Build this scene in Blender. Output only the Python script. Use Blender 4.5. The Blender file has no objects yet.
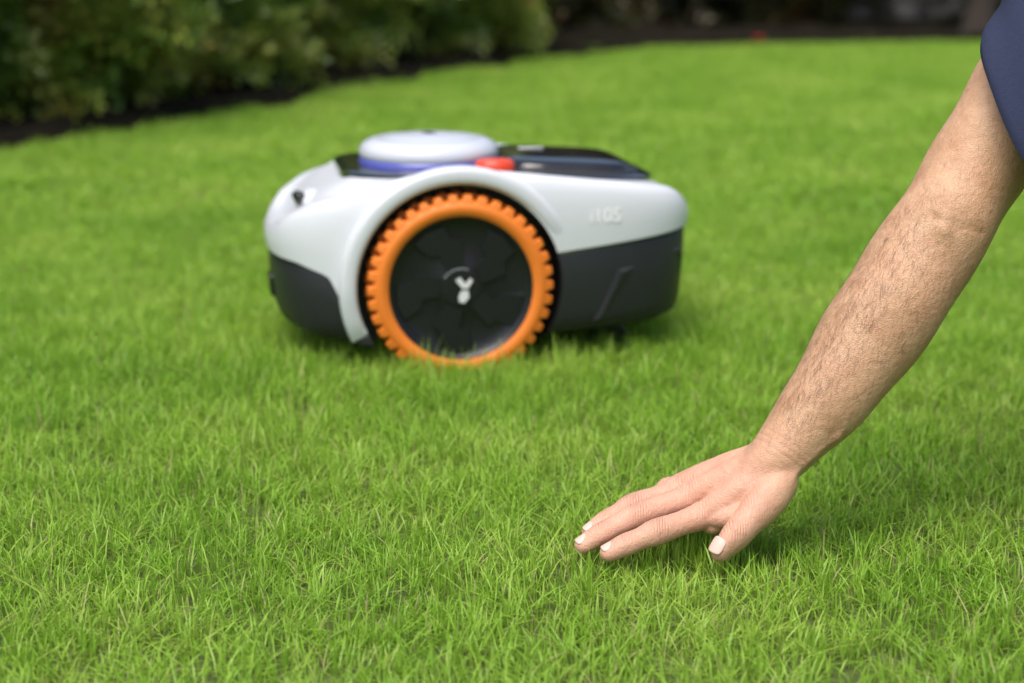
import bpy, bmesh, math, random
import numpy as np
from mathutils import Vector, Matrix
random.seed(7); rng=np.random.default_rng(7)
scene=bpy.context.scene
scene.view_settings.view_transform='Standard'
scene.view_settings.look='None'
scene.view_settings.exposure=0

# ---------------------------------------------------------------- materials
def nt(mat): return mat.node_tree.nodes, mat.node_tree.links
def base_mat(name,color,rough=0.5,metal=0.0,var=0.0,nscale=30,bump=0.0,bscale=200,coat=0.0,spec=0.5):
    m=bpy.data.materials.new(name); m.use_nodes=True
    N,L=nt(m); b=N['Principled BSDF']
    b.inputs['Roughness'].default_value=rough; b.inputs['Metallic'].default_value=metal
    b.inputs['Specular IOR Level'].default_value=spec
    b.inputs['Coat Weight'].default_value=coat; b.inputs['Coat Roughness'].default_value=0.1
    g=N.new('ShaderNodeNewGeometry')
    n=N.new('ShaderNodeTexNoise'); n.inputs['Scale'].default_value=nscale; n.inputs['Detail'].default_value=5
    L.new(g.outputs['Position'],n.inputs['Vector'])
    mx=N.new('ShaderNodeMix'); mx.data_type='RGBA'
    c=np.array(color)
    mx.inputs['A'].default_value=(*np.clip(c*(1-var),0,1),1); mx.inputs['B'].default_value=(*np.clip(c*(1+var),0,1),1)
    L.new(n.outputs['Fac'],mx.inputs['Factor']); L.new(mx.outputs['Result'],b.inputs['Base Color'])
    if bump>0:
        n2=N.new('ShaderNodeTexNoise'); n2.inputs['Scale'].default_value=bscale; n2.inputs['Detail'].default_value=4
        L.new(g.outputs['Position'],n2.inputs['Vector'])
        bp=N.new('ShaderNodeBump'); bp.inputs['Strength'].default_value=bump; bp.inputs['Distance'].default_value=0.002
        L.new(n2.outputs['Fac'],bp.inputs['Height']); L.new(bp.outputs['Normal'],b.inputs['Normal'])
    return m

def mesh_obj(name,verts,faces,mats=(),midx=None,smooth=True,parent=None,angle=None,link=True):
    me=bpy.data.meshes.new(name); me.from_pydata([tuple(map(float,v)) for v in verts],[],[tuple(int(i) for i in f) for f in faces])
    for m in mats: me.materials.append(m)
    if midx is not None: me.polygons.foreach_set('material_index',np.array(midx,dtype=np.int32))
    me.polygons.foreach_set('use_smooth',np.full(len(me.polygons),smooth))
    me.update()
    if angle: me.set_sharp_from_angle(angle=math.radians(angle))
    o=bpy.data.objects.new(name,me)
    if link: scene.collection.objects.link(o)
    if parent: o.parent=parent
    return o
def empty(name,loc=(0,0,0),rz=0):
    e=bpy.data.objects.new(name,None); scene.collection.objects.link(e); e.location=loc; e.rotation_euler=(0,0,rz); e.empty_display_size=0.1
    return e
def apply_mods(o):
    dg=bpy.context.evaluated_depsgraph_get(); dg.update()
    me=bpy.data.meshes.new_from_object(o.evaluated_get(dg)); old=o.data; o.modifiers.clear(); o.data=me
    return o

# ---------------------------------------------------------------- loft helpers
def catmull(P,n):
    P=np.array(P,float); m=len(P); out=[]
    ts=np.linspace(0,m-1,n)
    for t in ts:
        i=min(int(t),m-2); u=t-i
        p1,p2=P[i],P[i+1]; p0=P[i-1] if i>0 else 2*p1-p2; p3=P[i+2] if i+2<m else 2*p2-p1
        out.append(0.5*((2*p1)+(-p0+p2)*u+(2*p0-5*p1+4*p2-p3)*u*u+(-p0+3*p1-3*p2+p3)*u**3))
    return np.array(out)
def loft(P,A,B,side,n=24,seg=24,cap0=True,cap1=True):
    """elliptical tube; A radius along 'side', B along the other axis"""
    data=np.hstack([np.array(P,float),np.array(A,float)[:,None],np.array(B,float)[:,None]])
    D=catmull(data,n); C=D[:,:3]; a=D[:,3]; b=D[:,4]
    T=np.gradient(C,axis=0); T/=np.linalg.norm(T,axis=1)[:,None]
    C=list(C); a=list(a); b=list(b); T=list(T)
    def caps(c,t,aa,bb,s):
        r=(aa+bb)/2; res=[]
        for ph in (18,36,52,66,78,86):
            p=math.radians(ph); res.append((c+s*t*r*math.sin(p),t,aa*math.cos(p),bb*math.cos(p)))
        return res
    rows=[(C[i],T[i],a[i],b[i]) for i in range(len(C))]
    if cap0: rows=caps(C[0],T[0],a[0],b[0],-1)[::-1]+rows
    if cap1: rows=rows+caps(C[-1],T[-1],a[-1],b[-1],1)
    side=np.array(side,float); V=[];F=[]
    th=np.linspace(0,2*math.pi,seg,endpoint=False)
    for c,t,aa,bb in rows:
        s=side-t*np.dot(side,t); s/=np.linalg.norm(s); u=np.cross(t,s)
        for q in th: V.append(c+s*aa*math.cos(q)+u*bb*math.sin(q))
    R=len(rows)
    for i in range(R-1):
        for j in range(seg):
            k=(j+1)%seg; F.append((i*seg+j,i*seg+k,(i+1)*seg+k,(i+1)*seg+j))
    F.append(tuple(range(seg))[::-1]); F.append(tuple((R-1)*seg+j for j in range(seg)))
    return V,F
def merge(parts):
    V=[];F=[]
    for v,f in parts:
        o=len(V); V+=list(v); F+=[tuple(i+o for i in q) for q in f]
    return V,F
def remeshed(name,parts,voxel,smooth_it,mat,parent,fac=0.5):
    V,F=merge(parts); o=mesh_obj(name,V,F,[mat],parent=parent)
    m=o.modifiers.new('r','REMESH'); m.mode='VOXEL'; m.voxel_size=voxel; m.use_smooth_shade=True
    s=o.modifiers.new('s','SMOOTH'); s.factor=fac; s.iterations=smooth_it
    apply_mods(o)
    if not o.data.materials: o.data.materials.append(mat)
    o.data.polygons.foreach_set('use_smooth',np.ones(len(o.data.polygons),bool))
    return o
def lathe(profile,n,axis='y',center=(0,0,0)):
    V=[];F=[]
    for r,h in profile:
        for j in range(n):
            q=2*math.pi*j/n
            if axis=='y': V.append((center[0]+r*math.cos(q),center[1]+h,center[2]+r*math.sin(q)))
            else: V.append((center[0]+r*math.cos(q),center[1]+r*math.sin(q),center[2]+h))
    for i in range(len(profile)-1):
        for j in range(n):
            k=(j+1)%n; F.append((i*n+j,i*n+k,(i+1)*n+k,(i+1)*n+j))
    return V,F
def fix_normals(o):
    bm=bmesh.new(); bm.from_mesh(o.data); bmesh.ops.recalc_face_normals(bm,faces=bm.faces); bm.to_mesh(o.data); bm.free()
def rbox(name,size,loc,rot,mat,parent,bev=0.003,seg=3):
    bm=bmesh.new(); bmesh.ops.create_cube(bm,size=1)
    for v in bm.verts: v.co=Vector((v.co.x*size[0],v.co.y*size[1],v.co.z*size[2]))
    bmesh.ops.bevel(bm,geom=bm.edges[:],offset=bev,segments=seg,affect='EDGES',profile=0.5)
    me=bpy.data.meshes.new(name); bm.to_mesh(me); bm.free(); me.materials.append(mat)
    me.polygons.foreach_set('use_smooth',np.ones(len(me.polygons),bool)); me.set_sharp_from_angle(angle=math.radians(50))
    o=bpy.data.objects.new(name,me); scene.collection.objects.link(o); o.location=loc; o.rotation_euler=rot; o.parent=parent
    return o

# ---------------------------------------------------------------- world / light
w=bpy.data.worlds.new('World'); scene.world=w; w.use_nodes=True
N=w.node_tree.nodes; L=w.node_tree.links
sky=N.new('ShaderNodeTexSky'); sky.sky_type='NISHITA'; sky.sun_disc=False
sun_dir=Vector((-0.18,-0.40,0.89)).normalized()
sky.sun_elevation=math.asin(sun_dir.z); sky.sun_rotation=math.atan2(sun_dir.x,sun_dir.y)
sky.air_density=1.0; sky.dust_density=4.0; sky.ozone_density=0.8
L.new(sky.outputs[0],N['Background'].inputs[0]); N['Background'].inputs[1].default_value=0.15
sd=bpy.data.lights.new('sun','SUN'); sd.energy=3.0; sd.angle=math.radians(45); sd.color=(1,0.96,0.90)
so=bpy.data.objects.new('sun',sd); scene.collection.objects.link(so); so.rotation_euler=sun_dir.to_track_quat('Z','Y').to_euler(); so.location=(-2,-2,5)

# ---------------------------------------------------------------- camera
cd=bpy.data.cameras.new('camera'); cam=bpy.data.objects.new('camera',cd); scene.collection.objects.link(cam)
cam.location=(0,0,0.545); cam.rotation_euler=(math.radians(90-13.24),0,0)
cd.lens=60; cd.sensor_width=36; cd.clip_end=500; cd.clip_start=0.05
cd.dof.use_dof=True; cd.dof.focus_distance=1.49; cd.dof.aperture_fstop=4.0
scene.camera=cam

# ---------------------------------------------------------------- ground
soil=base_mat('soil',(0.09,0.12,0.03),0.95,var=0.5,nscale=60,bump=0.6,bscale=150)
mesh_obj('ground',[(-150,-100,0),(150,-100,0),(150,250,0),(-150,250,0)],[(0,1,2,3)],[soil],smooth=False)

edge=np.array([(-4.5,0.5),(-2.6,2.6),(-1.36,4.32),(-0.89,5.5),(-0.31,7.0),(0.04,7.9),(0.6,8.6),(1.3,9.0),(2.7,9.3),(6,9.6),(9,9.9)])
def edge_y(x): return np.interp(x,edge[:,0],edge[:,1])
mulch=base_mat('mulch',(0.012,0.010,0.006),0.95,var=0.7,nscale=10,bump=1.0,bscale=60,spec=.1)  # mulch colour darkened to include the shade at the hedge foot
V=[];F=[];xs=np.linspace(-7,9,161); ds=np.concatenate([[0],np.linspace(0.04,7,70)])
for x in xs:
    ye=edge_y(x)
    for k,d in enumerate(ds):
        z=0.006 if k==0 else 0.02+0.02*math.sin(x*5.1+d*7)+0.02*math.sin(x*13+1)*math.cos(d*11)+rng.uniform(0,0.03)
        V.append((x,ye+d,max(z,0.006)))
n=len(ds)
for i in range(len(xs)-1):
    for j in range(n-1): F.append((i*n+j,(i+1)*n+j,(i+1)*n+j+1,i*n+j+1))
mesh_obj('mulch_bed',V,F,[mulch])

# ---------------------------------------------------------------- foliage shader
def leaf_mat(name,stops,wscale,trans=0.35,rand_w=0.5,tipmix=None,gl=0.05,rough=.4,det=1.5):
    m=bpy.data.materials.new(name); m.use_nodes=True; N,L=nt(m); N.remove(N['Principled BSDF']); out=N['Material Output']
    g=N.new('ShaderNodeNewGeometry'); n=N.new('ShaderNodeTexNoise'); n.inputs['Scale'].default_value=wscale; n.inputs['Detail'].default_value=det; n.inputs['Roughness'].default_value=0.65
    L.new(g.outputs['Position'],n.inputs['Vector'])
    a=N.new('ShaderNodeAttribute'); a.attribute_name='bcol'; sp=N.new('ShaderNodeSeparateColor'); L.new(a.outputs['Color'],sp.inputs[0])
    mr=N.new('ShaderNodeMapRange'); mr.inputs[1].default_value=0.33; mr.inputs[2].default_value=0.67; L.new(n.outputs['Fac'],mr.inputs[0])
    mm=N.new('ShaderNodeMix'); mm.data_type='FLOAT'; mm.inputs[0].default_value=rand_w
    L.new(mr.outputs[0],mm.inputs[2]); L.new(sp.outputs[0],mm.inputs[3])
    cr=N.new('ShaderNodeValToRGB'); els=cr.color_ramp.elements
    while len(els)<len(stops): els.new(0.5)
    for e,(p,c) in zip(els,stops): e.position=p; e.color=(*c,1)
    L.new(mm.outputs[0],cr.inputs[0]); col=cr.outputs[0]
    if tipmix:
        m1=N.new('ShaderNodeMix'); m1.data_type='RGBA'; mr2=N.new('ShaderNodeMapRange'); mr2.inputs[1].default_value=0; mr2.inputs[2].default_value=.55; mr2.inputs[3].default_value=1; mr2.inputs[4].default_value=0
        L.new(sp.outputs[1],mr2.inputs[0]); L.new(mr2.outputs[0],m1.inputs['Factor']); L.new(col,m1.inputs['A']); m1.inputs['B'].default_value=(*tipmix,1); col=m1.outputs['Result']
    m2=N.new('ShaderNodeMix'); m2.data_type='RGBA'; L.new(sp.outputs[2],m2.inputs['Factor']); L.new(col,m2.inputs['A']); m2.inputs['B'].default_value=(0.54,0.48,0.22,1); col=m2.outputs['Result']
    d=N.new('ShaderNodeBsdfDiffuse'); L.new(col,d.inputs[0])
    t=N.new('ShaderNodeBsdfTranslucent'); L.new(col,t.inputs[0]); ms=N.new('ShaderNodeMixShader'); ms.inputs[0].default_value=trans
    L.new(d.outputs[0],ms.inputs[1]); L.new(t.outputs[0],ms.inputs[2]); last=ms
    if gl>0:
        gg=N.new('ShaderNodeBsdfGlossy'); gg.inputs['Roughness'].default_value=rough; m3=N.new('ShaderNodeMixShader'); m3.inputs[0].default_value=gl
        L.new(ms.outputs[0],m3.inputs[1]); L.new(gg.outputs[0],m3.inputs[2]); last=m3
    L.new(last.outputs[0],out.inputs[0])
    return m
def np_mesh(name,verts,quads,tris,col,mat):
    me=bpy.data.meshes.new(name); nv=len(verts); nq=len(quads); ntr=len(tris)
    me.vertices.add(nv); me.vertices.foreach_set('co',verts.astype(np.float32).ravel())
    loops=np.concatenate([quads.ravel(),tris.ravel()]).astype(np.int32); me.loops.add(len(loops)); me.loops.foreach_set('vertex_index',loops)
    me.polygons.add(nq+ntr); st=np.concatenate([np.arange(nq)*4,nq*4+np.arange(ntr)*3]).astype(np.int32)
    me.polygons.foreach_set('loop_start',st)
    me.polygons.foreach_set('use_smooth',np.ones(nq+ntr,bool))
    me.update(calc_edges=True); me.validate()
    a=me.attributes.new('bcol','FLOAT_COLOR','POINT'); a.data.foreach_set('color',col.astype(np.float32).ravel())
    me.materials.append(mat); return me

# ---------------------------------------------------------------- grass
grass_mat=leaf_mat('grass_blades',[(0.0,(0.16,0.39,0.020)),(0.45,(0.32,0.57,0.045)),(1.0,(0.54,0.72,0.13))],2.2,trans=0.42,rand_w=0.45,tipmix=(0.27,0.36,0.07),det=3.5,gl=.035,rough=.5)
HAND_CAPS=[]   # filled below: (A,B,ra,rb)
CELL=.36
def blades(n,x0,x1,y0,y1,seed,limit=False,wmul=1.0):
    r=np.random.default_rng(seed)
    nt_=n//10; tc=np.stack([r.uniform(x0,x1,nt_),r.uniform(y0,y1,nt_)],1); th=r.normal(1,0.20,nt_); ta=r.uniform(0,2*np.pi,nt_); tr=r.uniform(0,1,nt_)
    nb=int(n*0.70); ti=r.integers(0,nt_,nb)
    p1=tc[ti]+r.normal(0,0.006,(nb,2)); h1=th[ti]; a1=ta[ti]+r.normal(0,1.2,nb); c1=tr[ti]*0.6+r.uniform(0,.4,nb)
    n2=n-nb; p2=np.stack([r.uniform(x0,x1,n2),r.uniform(y0,y1,n2)],1); h2=r.normal(.92,.15,n2); a2=r.uniform(0,2*np.pi,n2); c2=r.uniform(0,1,n2)
    p=np.vstack([p1,p2]); h=np.clip(np.concatenate([h1,h2]),.45,1.5)*0.026*r.uniform(.55,1.2,n); az=np.concatenate([a1,a2]); cr=np.concatenate([c1,c2])
    ux=(p[:,0]-x0)/(x1-x0); uy=(p[:,1]-y0)/(y1-y0); win=np.clip(np.sin(np.pi*np.clip(ux,0,1))*np.sin(np.pi*np.clip(uy,0,1))*2,0,1)
    ph=r.uniform(0,6.28,4); h*=1+win*(.18*np.sin(ux*14+ph[0])*np.cos(uy*11+ph[1])+.12*np.sin(ux*27+ph[2]+uy*9)*np.cos(uy*25+ph[3]))
    lean=np.abs(r.normal(0.30,0.45,n)); flop=r.uniform(0,1,n)<0.18; lean[flop]+=r.uniform(.5,1.4,flop.sum())
    wd=r.uniform(.0008,.0018,n)*wmul; straw=np.where(r.uniform(0,1,n)<0.06,r.uniform(.3,1,n),r.uniform(0,.06,n))
    if limit:
        for A,B,ra,rb in HAND_CAPS:
            A=np.array(A);B=np.array(B); d=B[:2]-A[:2]; t=np.clip(((p-A[:2])@d)/(d@d+1e-9),0,1)
            q=A[:2]+t[:,None]*d; dist=np.linalg.norm(p-q,axis=1); rad=ra+(rb-ra)*t; zc=A[2]+(B[2]-A[2])*t
            inside=dist<rad+0.001
            zl=np.maximum(.004,zc-np.sqrt(np.maximum(rad**2-dist**2,0))-.001)
            h=np.where(inside,np.minimum(h,zl),h); lean=np.where(inside,np.minimum(lean,.3),lean)
    T=np.array([0,.4,.75,1.0]); W=np.array([.8,1,.75,0.0])
    lx=np.cos(az);ly=np.sin(az); tw=az+np.pi/2+r.normal(0,.5,n); wx=np.cos(tw);wy=np.sin(tw)
    vs=[]; g=[]
    for k,(t,wk) in enumerate(zip(T,W)):
        off=lean*h*t*t; z=h*(t-0.28*np.minimum(lean,1.6)*t*t*0.9)
        cx=p[:,0]+lx*off; cy=p[:,1]+ly*off
        if k<3:
            vs.append(np.stack([cx-wx*wd*wk/2,cy-wy*wd*wk/2,z],1)); vs.append(np.stack([cx+wx*wd*wk/2,cy+wy*wd*wk/2,z],1)); g+=[t,t]
        else: vs.append(np.stack([cx,cy,z],1)); g+=[t]
    V=np.stack(vs,1).reshape(-1,3); b=np.arange(n)*7
    Q=np.concatenate([np.stack([b,b+1,b+3,b+2],1),np.stack([b+2,b+3,b+5,b+4],1)]); Tt=np.stack([b+4,b+5,b+6],1)
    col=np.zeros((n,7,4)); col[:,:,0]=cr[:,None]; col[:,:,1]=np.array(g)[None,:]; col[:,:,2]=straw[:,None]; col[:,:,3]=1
    return V,Q,Tt,col.reshape(-1,4)
def gn_instancer(name,pts,rot,scl,idx,coll):
    me=bpy.data.meshes.new(name); me.from_pydata([tuple(p) for p in pts.tolist()],[],[])
    a=me.attributes.new('rot','FLOAT_VECTOR','POINT'); a.data.foreach_set('vector',rot.astype(np.float32).ravel())
    a=me.attributes.new('scl','FLOAT_VECTOR','POINT'); a.data.foreach_set('vector',scl.astype(np.float32).ravel())
    a=me.attributes.new('idx','INT','POINT'); a.data.foreach_set('value',idx.astype(np.int32))
    o=bpy.data.objects.new(name,me); scene.collection.objects.link(o)
    g=bpy.data.node_groups.new(name+'_gn','GeometryNodeTree'); g.interface.new_socket('Geometry',in_out='INPUT',socket_type='NodeSocketGeometry'); g.interface.new_socket('Geometry',in_out='OUTPUT',socket_type='NodeSocketGeometry')
    N=g.nodes;L=g.links; gi=N.new('NodeGroupInput'); go=N.new('NodeGroupOutput'); ip=N.new('GeometryNodeInstanceOnPoints'); ci=N.new('GeometryNodeCollectionInfo')
    ci.inputs['Collection'].default_value=coll; ci.inputs['Separate Children'].default_value=True; ci.inputs['Reset Children'].default_value=True
    ip.inputs['Pick Instance'].default_value=True
    def na(nm,ty):
        q=N.new('GeometryNodeInputNamedAttribute'); q.data_type=ty; q.inputs['Name'].default_value=nm; return q.outputs['Attribute']
    L.new(gi.outputs[0],ip.inputs['Points']); L.new(ci.outputs[0],ip.inputs['Instance'])
    L.new(na('idx','INT'),ip.inputs['Instance Index']); L.new(na('rot','FLOAT_VECTOR'),ip.inputs['Rotation']); L.new(na('scl','FLOAT_VECTOR'),ip.inputs['Scale'])
    L.new(ip.outputs[0],go.inputs[0])
    m=o.modifiers.new('inst','NODES'); m.node_group=g
    return o

# ---------------------------------------------------------------- PERSON : arm and hand
def skin_material():
    m=bpy.data.materials.new('skin'); m.use_nodes=True; N,L=nt(m); b=N['Principled BSDF']
    g=N.new('ShaderNodeNewGeometry')
    a=N.new('ShaderNodeAttribute'); a.attribute_name='tone'; sp=N.new('ShaderNodeSeparateColor'); L.new(a.outputs['Color'],sp.inputs[0])
    n=N.new('ShaderNodeTexNoise'); n.inputs['Scale'].default_value=45; n.inputs['Detail'].default_value=6; n.inputs['Roughness'].default_value=.65; L.new(g.outputs['Position'],n.inputs['Vector'])
    mr=N.new('ShaderNodeMapRange'); mr.inputs[1].default_value=.35; mr.inputs[2].default_value=.68; L.new(n.outputs['Fac'],mr.inputs[0])
    m1=N.new('ShaderNodeMix'); m1.data_type='RGBA'; m1.inputs['A'].default_value=(.67,.41,.255,1); m1.inputs['B'].default_value=(.55,.30,.175,1); L.new(mr.outputs[0],m1.inputs['Factor'])
    m2=N.new('ShaderNodeMix'); m2.data_type='RGBA'; L.new(sp.outputs[0],m2.inputs['Factor']); L.new(m1.outputs['Result'],m2.inputs['A']); m2.inputs['B'].default_value=(.80,.42,.34,1)
    L.new(m2.outputs['Result'],b.inputs['Base Color']); b.inputs['Roughness'].default_value=.45; b.inputs['Specular IOR Level'].default_value=.45
    b.inputs['Subsurface Weight'].default_value=.2; b.inputs['Subsurface Radius'].default_value=(1,.35,.2); b.inputs['Subsurface Scale'].default_value=.004
    v=N.new('ShaderNodeTexVoronoi'); v.inputs['Scale'].default_value=800; L.new(g.outputs['Position'],v.inputs['Vector'])
    wv=N.new('ShaderNodeTexWave'); wv.bands_direction='X'; wv.inputs['Scale'].default_value=130; wv.inputs['Distortion'].default_value=3.0; wv.inputs['Detail'].default_value=2; wv.inputs['Detail Scale'].default_value=1.5; L.new(g.outputs['Position'],wv.inputs['Vector'])
    mu=N.new('ShaderNodeMath'); mu.operation='MULTIPLY'; L.new(wv.outputs['Fac'],mu.inputs[0]); L.new(sp.outputs[1],mu.inputs[1])
    mu2=N.new('ShaderNodeMath'); mu2.operation='MULTIPLY_ADD'; L.new(v.outputs['Distance'],mu2.inputs[0]); mu2.inputs[1].default_value=.28; L.new(mu.outputs[0],mu2.inputs[2])
    n3=N.new('ShaderNodeTexNoise'); n3.inputs['Scale'].default_value=160; n3.inputs['Detail'].default_value=5; L.new(g.outputs['Position'],n3.inputs['Vector'])
    mu3=N.new('ShaderNodeMath'); mu3.operation='MULTIPLY_ADD'; L.new(n3.outputs['Fac'],mu3.inputs[0]); mu3.inputs[1].default_value=.9; L.new(mu2.outputs[0],mu3.inputs[2])
    bp=N.new('ShaderNodeBump'); bp.inputs['Strength'].default_value=.9; bp.inputs['Distance'].default_value=.0015; L.new(mu3.outputs[0],bp.inputs['Height']); L.new(bp.outputs['Normal'],b.inputs['Normal'])
    return m
skin=skin_material()
person=empty('person',(0,0,0))
W=np.array((.233,1.440,.100)); LAT=np.array((.373,-.928,0.0))
fingers={
 'index':[(.169,1.4275,.052),(.1246,1.4025,.045),(.0977,1.3955,.036),(.0840,1.3935,.030)],
 'middle':[(.1580,1.4540,.059),(.1087,1.4300,.050),(.0791,1.4195,.038),(.0630,1.4160,.029)],
 'ring':[(.150,1.477,.058),(.107,1.4550,.051),(.083,1.4455,.040),(.0700,1.4410,.032)],
 'pinky':[(.146,1.496,.052),(.116,1.4820,.046),(.101,1.4760,.039),(.0910,1.4730,.032)]}
frad={'index':1.02,'middle':1.03,'ring':.97,'pinky':.86}
parts=[]
def mid(a,b,t=.5): return tuple(np.array(a)*(1-t)+np.array(b)*t)
for f,j in fingers.items():
    s=frad[f]*1.18
    P=[j[0],mid(j[0],j[1]),j[1],mid(j[1],j[2]),j[2],j[3]]
    A=np.array([.0105,.0092,.0098,.0086,.0088,.0077])*s; B=np.array([.0108,.0089,.0099,.0080,.0082,.0066])*s
    parts.append(loft(P,A,B,LAT,n=36,seg=24))
    for i in range(3): HAND_CAPS.append((j[i],j[i+1],.0100*s,.0085*s))
bases={'index':W+LAT*.014+np.array((0,0,-.004)),'middle':W+LAT*.004+np.array((0,0,-.000)),'ring':W-LAT*.007,'pinky':W-LAT*.017+np.array((0,0,-.006))}
for f,bp_ in bases.items():
    m=np.array(fingers[f][0]); c=mid(bp_,m)+np.array((0,0,.003))
    parts.append(loft([bp_,c,m],[.0135,.0135,.0120],[.0155,.0145,.0120],LAT,n=16,seg=24))
    parts.append(loft([bp_+np.array((-.012,0,-.010)),c+np.array((0,0,-.014)),m+np.array((.008,0,-.007))],[.014,.0140,.0115],[.012,.013,.010],LAT,n=12,seg=20))
    HAND_CAPS.append((bp_+np.array((0,0,-.01)),m,.018,.012))
    parts.append(loft([m+np.array((.004,.0,.0016)),m+np.array((-.003,0,.0010))],[.0100]*2,[.0120]*2,LAT,n=4,seg=20))
# thumb
TH=[(.2330,1.424,.083),(.2135,1.408,.063),(.1945,1.3945,.0470),(.1800,1.3850,.0345)]
tl=np.array((.55,.1,.8))
parts.append(loft([TH[0],mid(TH[0],TH[1]),TH[1],mid(TH[1],TH[2]),TH[2],mid(TH[2],TH[3]),TH[3]],[.0178,.0188,.0172,.0148,.0154,.0150,.0122],[.0172,.0182,.0160,.0134,.0130,.0112,.0084],tl,n=40,seg=26))
parts.append(loft([(.230,1.425,.078),(.217,1.422,.062),(.199,1.423,.053)],[.017,.0175,.015],[.016,.0160,.013],LAT,n=12,seg=20))
parts.append(loft([(.212,1.418,.063),(.194,1.419,.055),(.174,1.426,.051)],[.014,.0130,.0110],[.013,.0115,.0100],(0,1,0),n=12,seg=20))
parts.append(loft([(.228,1.452,.078),(.203,1.466,.060),(.178,1.480,.050)],[.016,.015,.012],[.014,.013,.010],LAT,n=12,seg=20))
for i in range(3): HAND_CAPS.append((TH[i],TH[i+1],.015,.012))
HAND_CAPS.append(((.238,1.425,.07),(.197,1.424,.050),.018,.014)); HAND_CAPS.append(((.233,1.455,.072),(.172,1.478,.05),.018,.014))
# forearm + upper arm
EL=np.array((.384,1.500,.304)); SH=np.array((.556,1.585,.555))
arm_side=np.cross(EL-W,(0,1,0)); arm_side/=np.linalg.norm(arm_side)
fa=[W+np.array((-.052,.012,-.030)),W+np.array((-.028,.004,-.017)),W+np.array((-.003,0,-.001)),W+(EL-W)*.13-arm_side*.003,W+(EL-W)*.30-arm_side*.006,W+(EL-W)*.50-arm_side*.006,W+(EL-W)*.70-arm_side*.005,W+(EL-W)*.88-arm_side*.003,EL+np.array((.004,0,.004)),EL+(SH-EL)*.16,EL+(SH-EL)*.40,EL+(SH-EL)*.70,SH]
fA=[.0090,.0165,.0250,.0305,.0385,.0440,.0462,.0450,.0440,.0440,.0475,.051,.055]
fB=[.0140,.0220,.0270,.0300,.0355,.0410,.0440,.0430,.0420,.0420,.0445,.048,.052]
parts.append(loft(fa,fA,fB,arm_side,n=96,seg=48))
parts.append(loft([W+np.array((.018,.022,.018)),W+np.array((.024,.022,.026))],[.0085]*2,[.0085]*2,LAT,n=4,seg=16))
U=(EL-W)/np.linalg.norm(EL-W)
parts.append(loft([W+(EL-W)*.45+arm_side*(-.004),W+(EL-W)*.72+arm_side*(-.009),EL+arm_side*(-.006)+U*.01],[.028,.034,.026],[.028,.034,.028],arm_side,n=20,seg=30))
arm=remeshed('right_arm',parts,.00115,8,skin,person)
co=np.empty(len(arm.data.vertices)*3,np.float32); arm.data.vertices.foreach_get('co',co); co=co.reshape(-1,3)
wt=np.exp(-(np.linalg.norm((co-(W+np.array((-.008,0,-.008))))*np.array((1,1,1)),axis=1)/.036)**4)
wt=np.maximum(wt,.6*np.exp(-(np.linalg.norm(co-np.array((.195,1.44,.075)),axis=1)/.030)**4))
vg=arm.vertex_groups.new(name='blend')
qw=np.round(wt*10).astype(int)
for lv_ in range(1,11):
    ids=np.nonzero(qw==lv_)[0]
    if len(ids): vg.add(ids.tolist(),lv_/10,'REPLACE')
s=arm.modifiers.new('s','SMOOTH'); s.factor=.5; s.iterations=60; s.vertex_group='blend'
apply_mods(arm); arm.data.polygons.foreach_set('use_smooth',np.ones(len(arm.data.polygons),bool))
me=arm.data; nv=len(me.vertices); co=np.empty(nv*3,np.float32); me.vertices.foreach_get('co',co); co=co.reshape(-1,3).astype(float)
no=np.empty(nv*3,np.float32); me.vertices.foreach_get('normal',no); no=no.reshape(-1,3).astype(float)
def segd(A,B,X):
    A=np.array(A);B=np.array(B);d=B-A; t=np.clip(((X-A)@d)/(d@d),0,1); return np.linalg.norm(X-(A+t[:,None]*d),axis=1)
disp=np.zeros(nv)
ec=EL+np.array((.0,.0,.006))
for A,B,dp,wd in [(ec+np.array((-.022,-.04,.004)),ec+np.array((-.004,-.043,-.004)),.0010,.0042),(ec+np.array((-.012,-.04,.012)),ec+np.array((.000,-.043,-.010)),.0009,.0034),(ec+np.array((.006,-.042,-.006)),ec+np.array((.022,-.036,-.012)),.0009,.0042)]:
    dd=segd(A,B,co); disp-=dp*np.exp(-(dd/wd)**2)
dd=segd(ec+np.array((-.006,-.045,.03)),ec+np.array((-.012,-.045,-.01)),co); disp+=.0024*np.exp(-(dd/.007)**2)
for f in ('index','middle','ring'):
    m=np.array(fingers[f][0])+np.array((0,0,.011)); b0=bases[f]+np.array((0,0,.016)); c=(m+b0)/2+np.array((0,0,.003))
    dd=np.minimum(segd(m,c,co),segd(c,b0,co)); disp+=.0014*np.exp(-(dd/.0036)**2)*(no[:,2]>.2)
vp=[W+arm_side*-.02+np.array((0,-.024,0))+U*k for k in (.0,.05,.09,.14,.2)]
for i in range(4):
    dd=segd(vp[i]+arm_side*.006*(-1)**i,vp[i+1]+arm_side*.006*(-1)**(i+1),co); disp+=.0012*np.exp(-(dd/.0045)**2)
hvp=[np.array((.172,1.44,.071)),np.array((.195,1.437,.084)),np.array((.222,1.432,.108)),np.array((.25,1.432,.14))]
for i in range(3):
    dd=segd(hvp[i],hvp[i+1],co); disp+=.0009*np.exp(-(dd/.0030)**2)
al=(co-W)@U; disp+=.0010*np.sin(al*55+co[:,1]*60)*np.clip(al/.05,0,1)
for k in range(3):
    dd=np.abs(al-.004-.006*k+.02*(co[:,1]-1.43)); disp-=.0003*np.exp(-(dd/.0012)**2)*(al>-.02)
co2=co+no*disp[:,None]; me.vertices.foreach_set('co',co2.astype(np.float32).ravel()); me.update()
red=np.zeros(nv); kn=np.zeros(nv)
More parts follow.
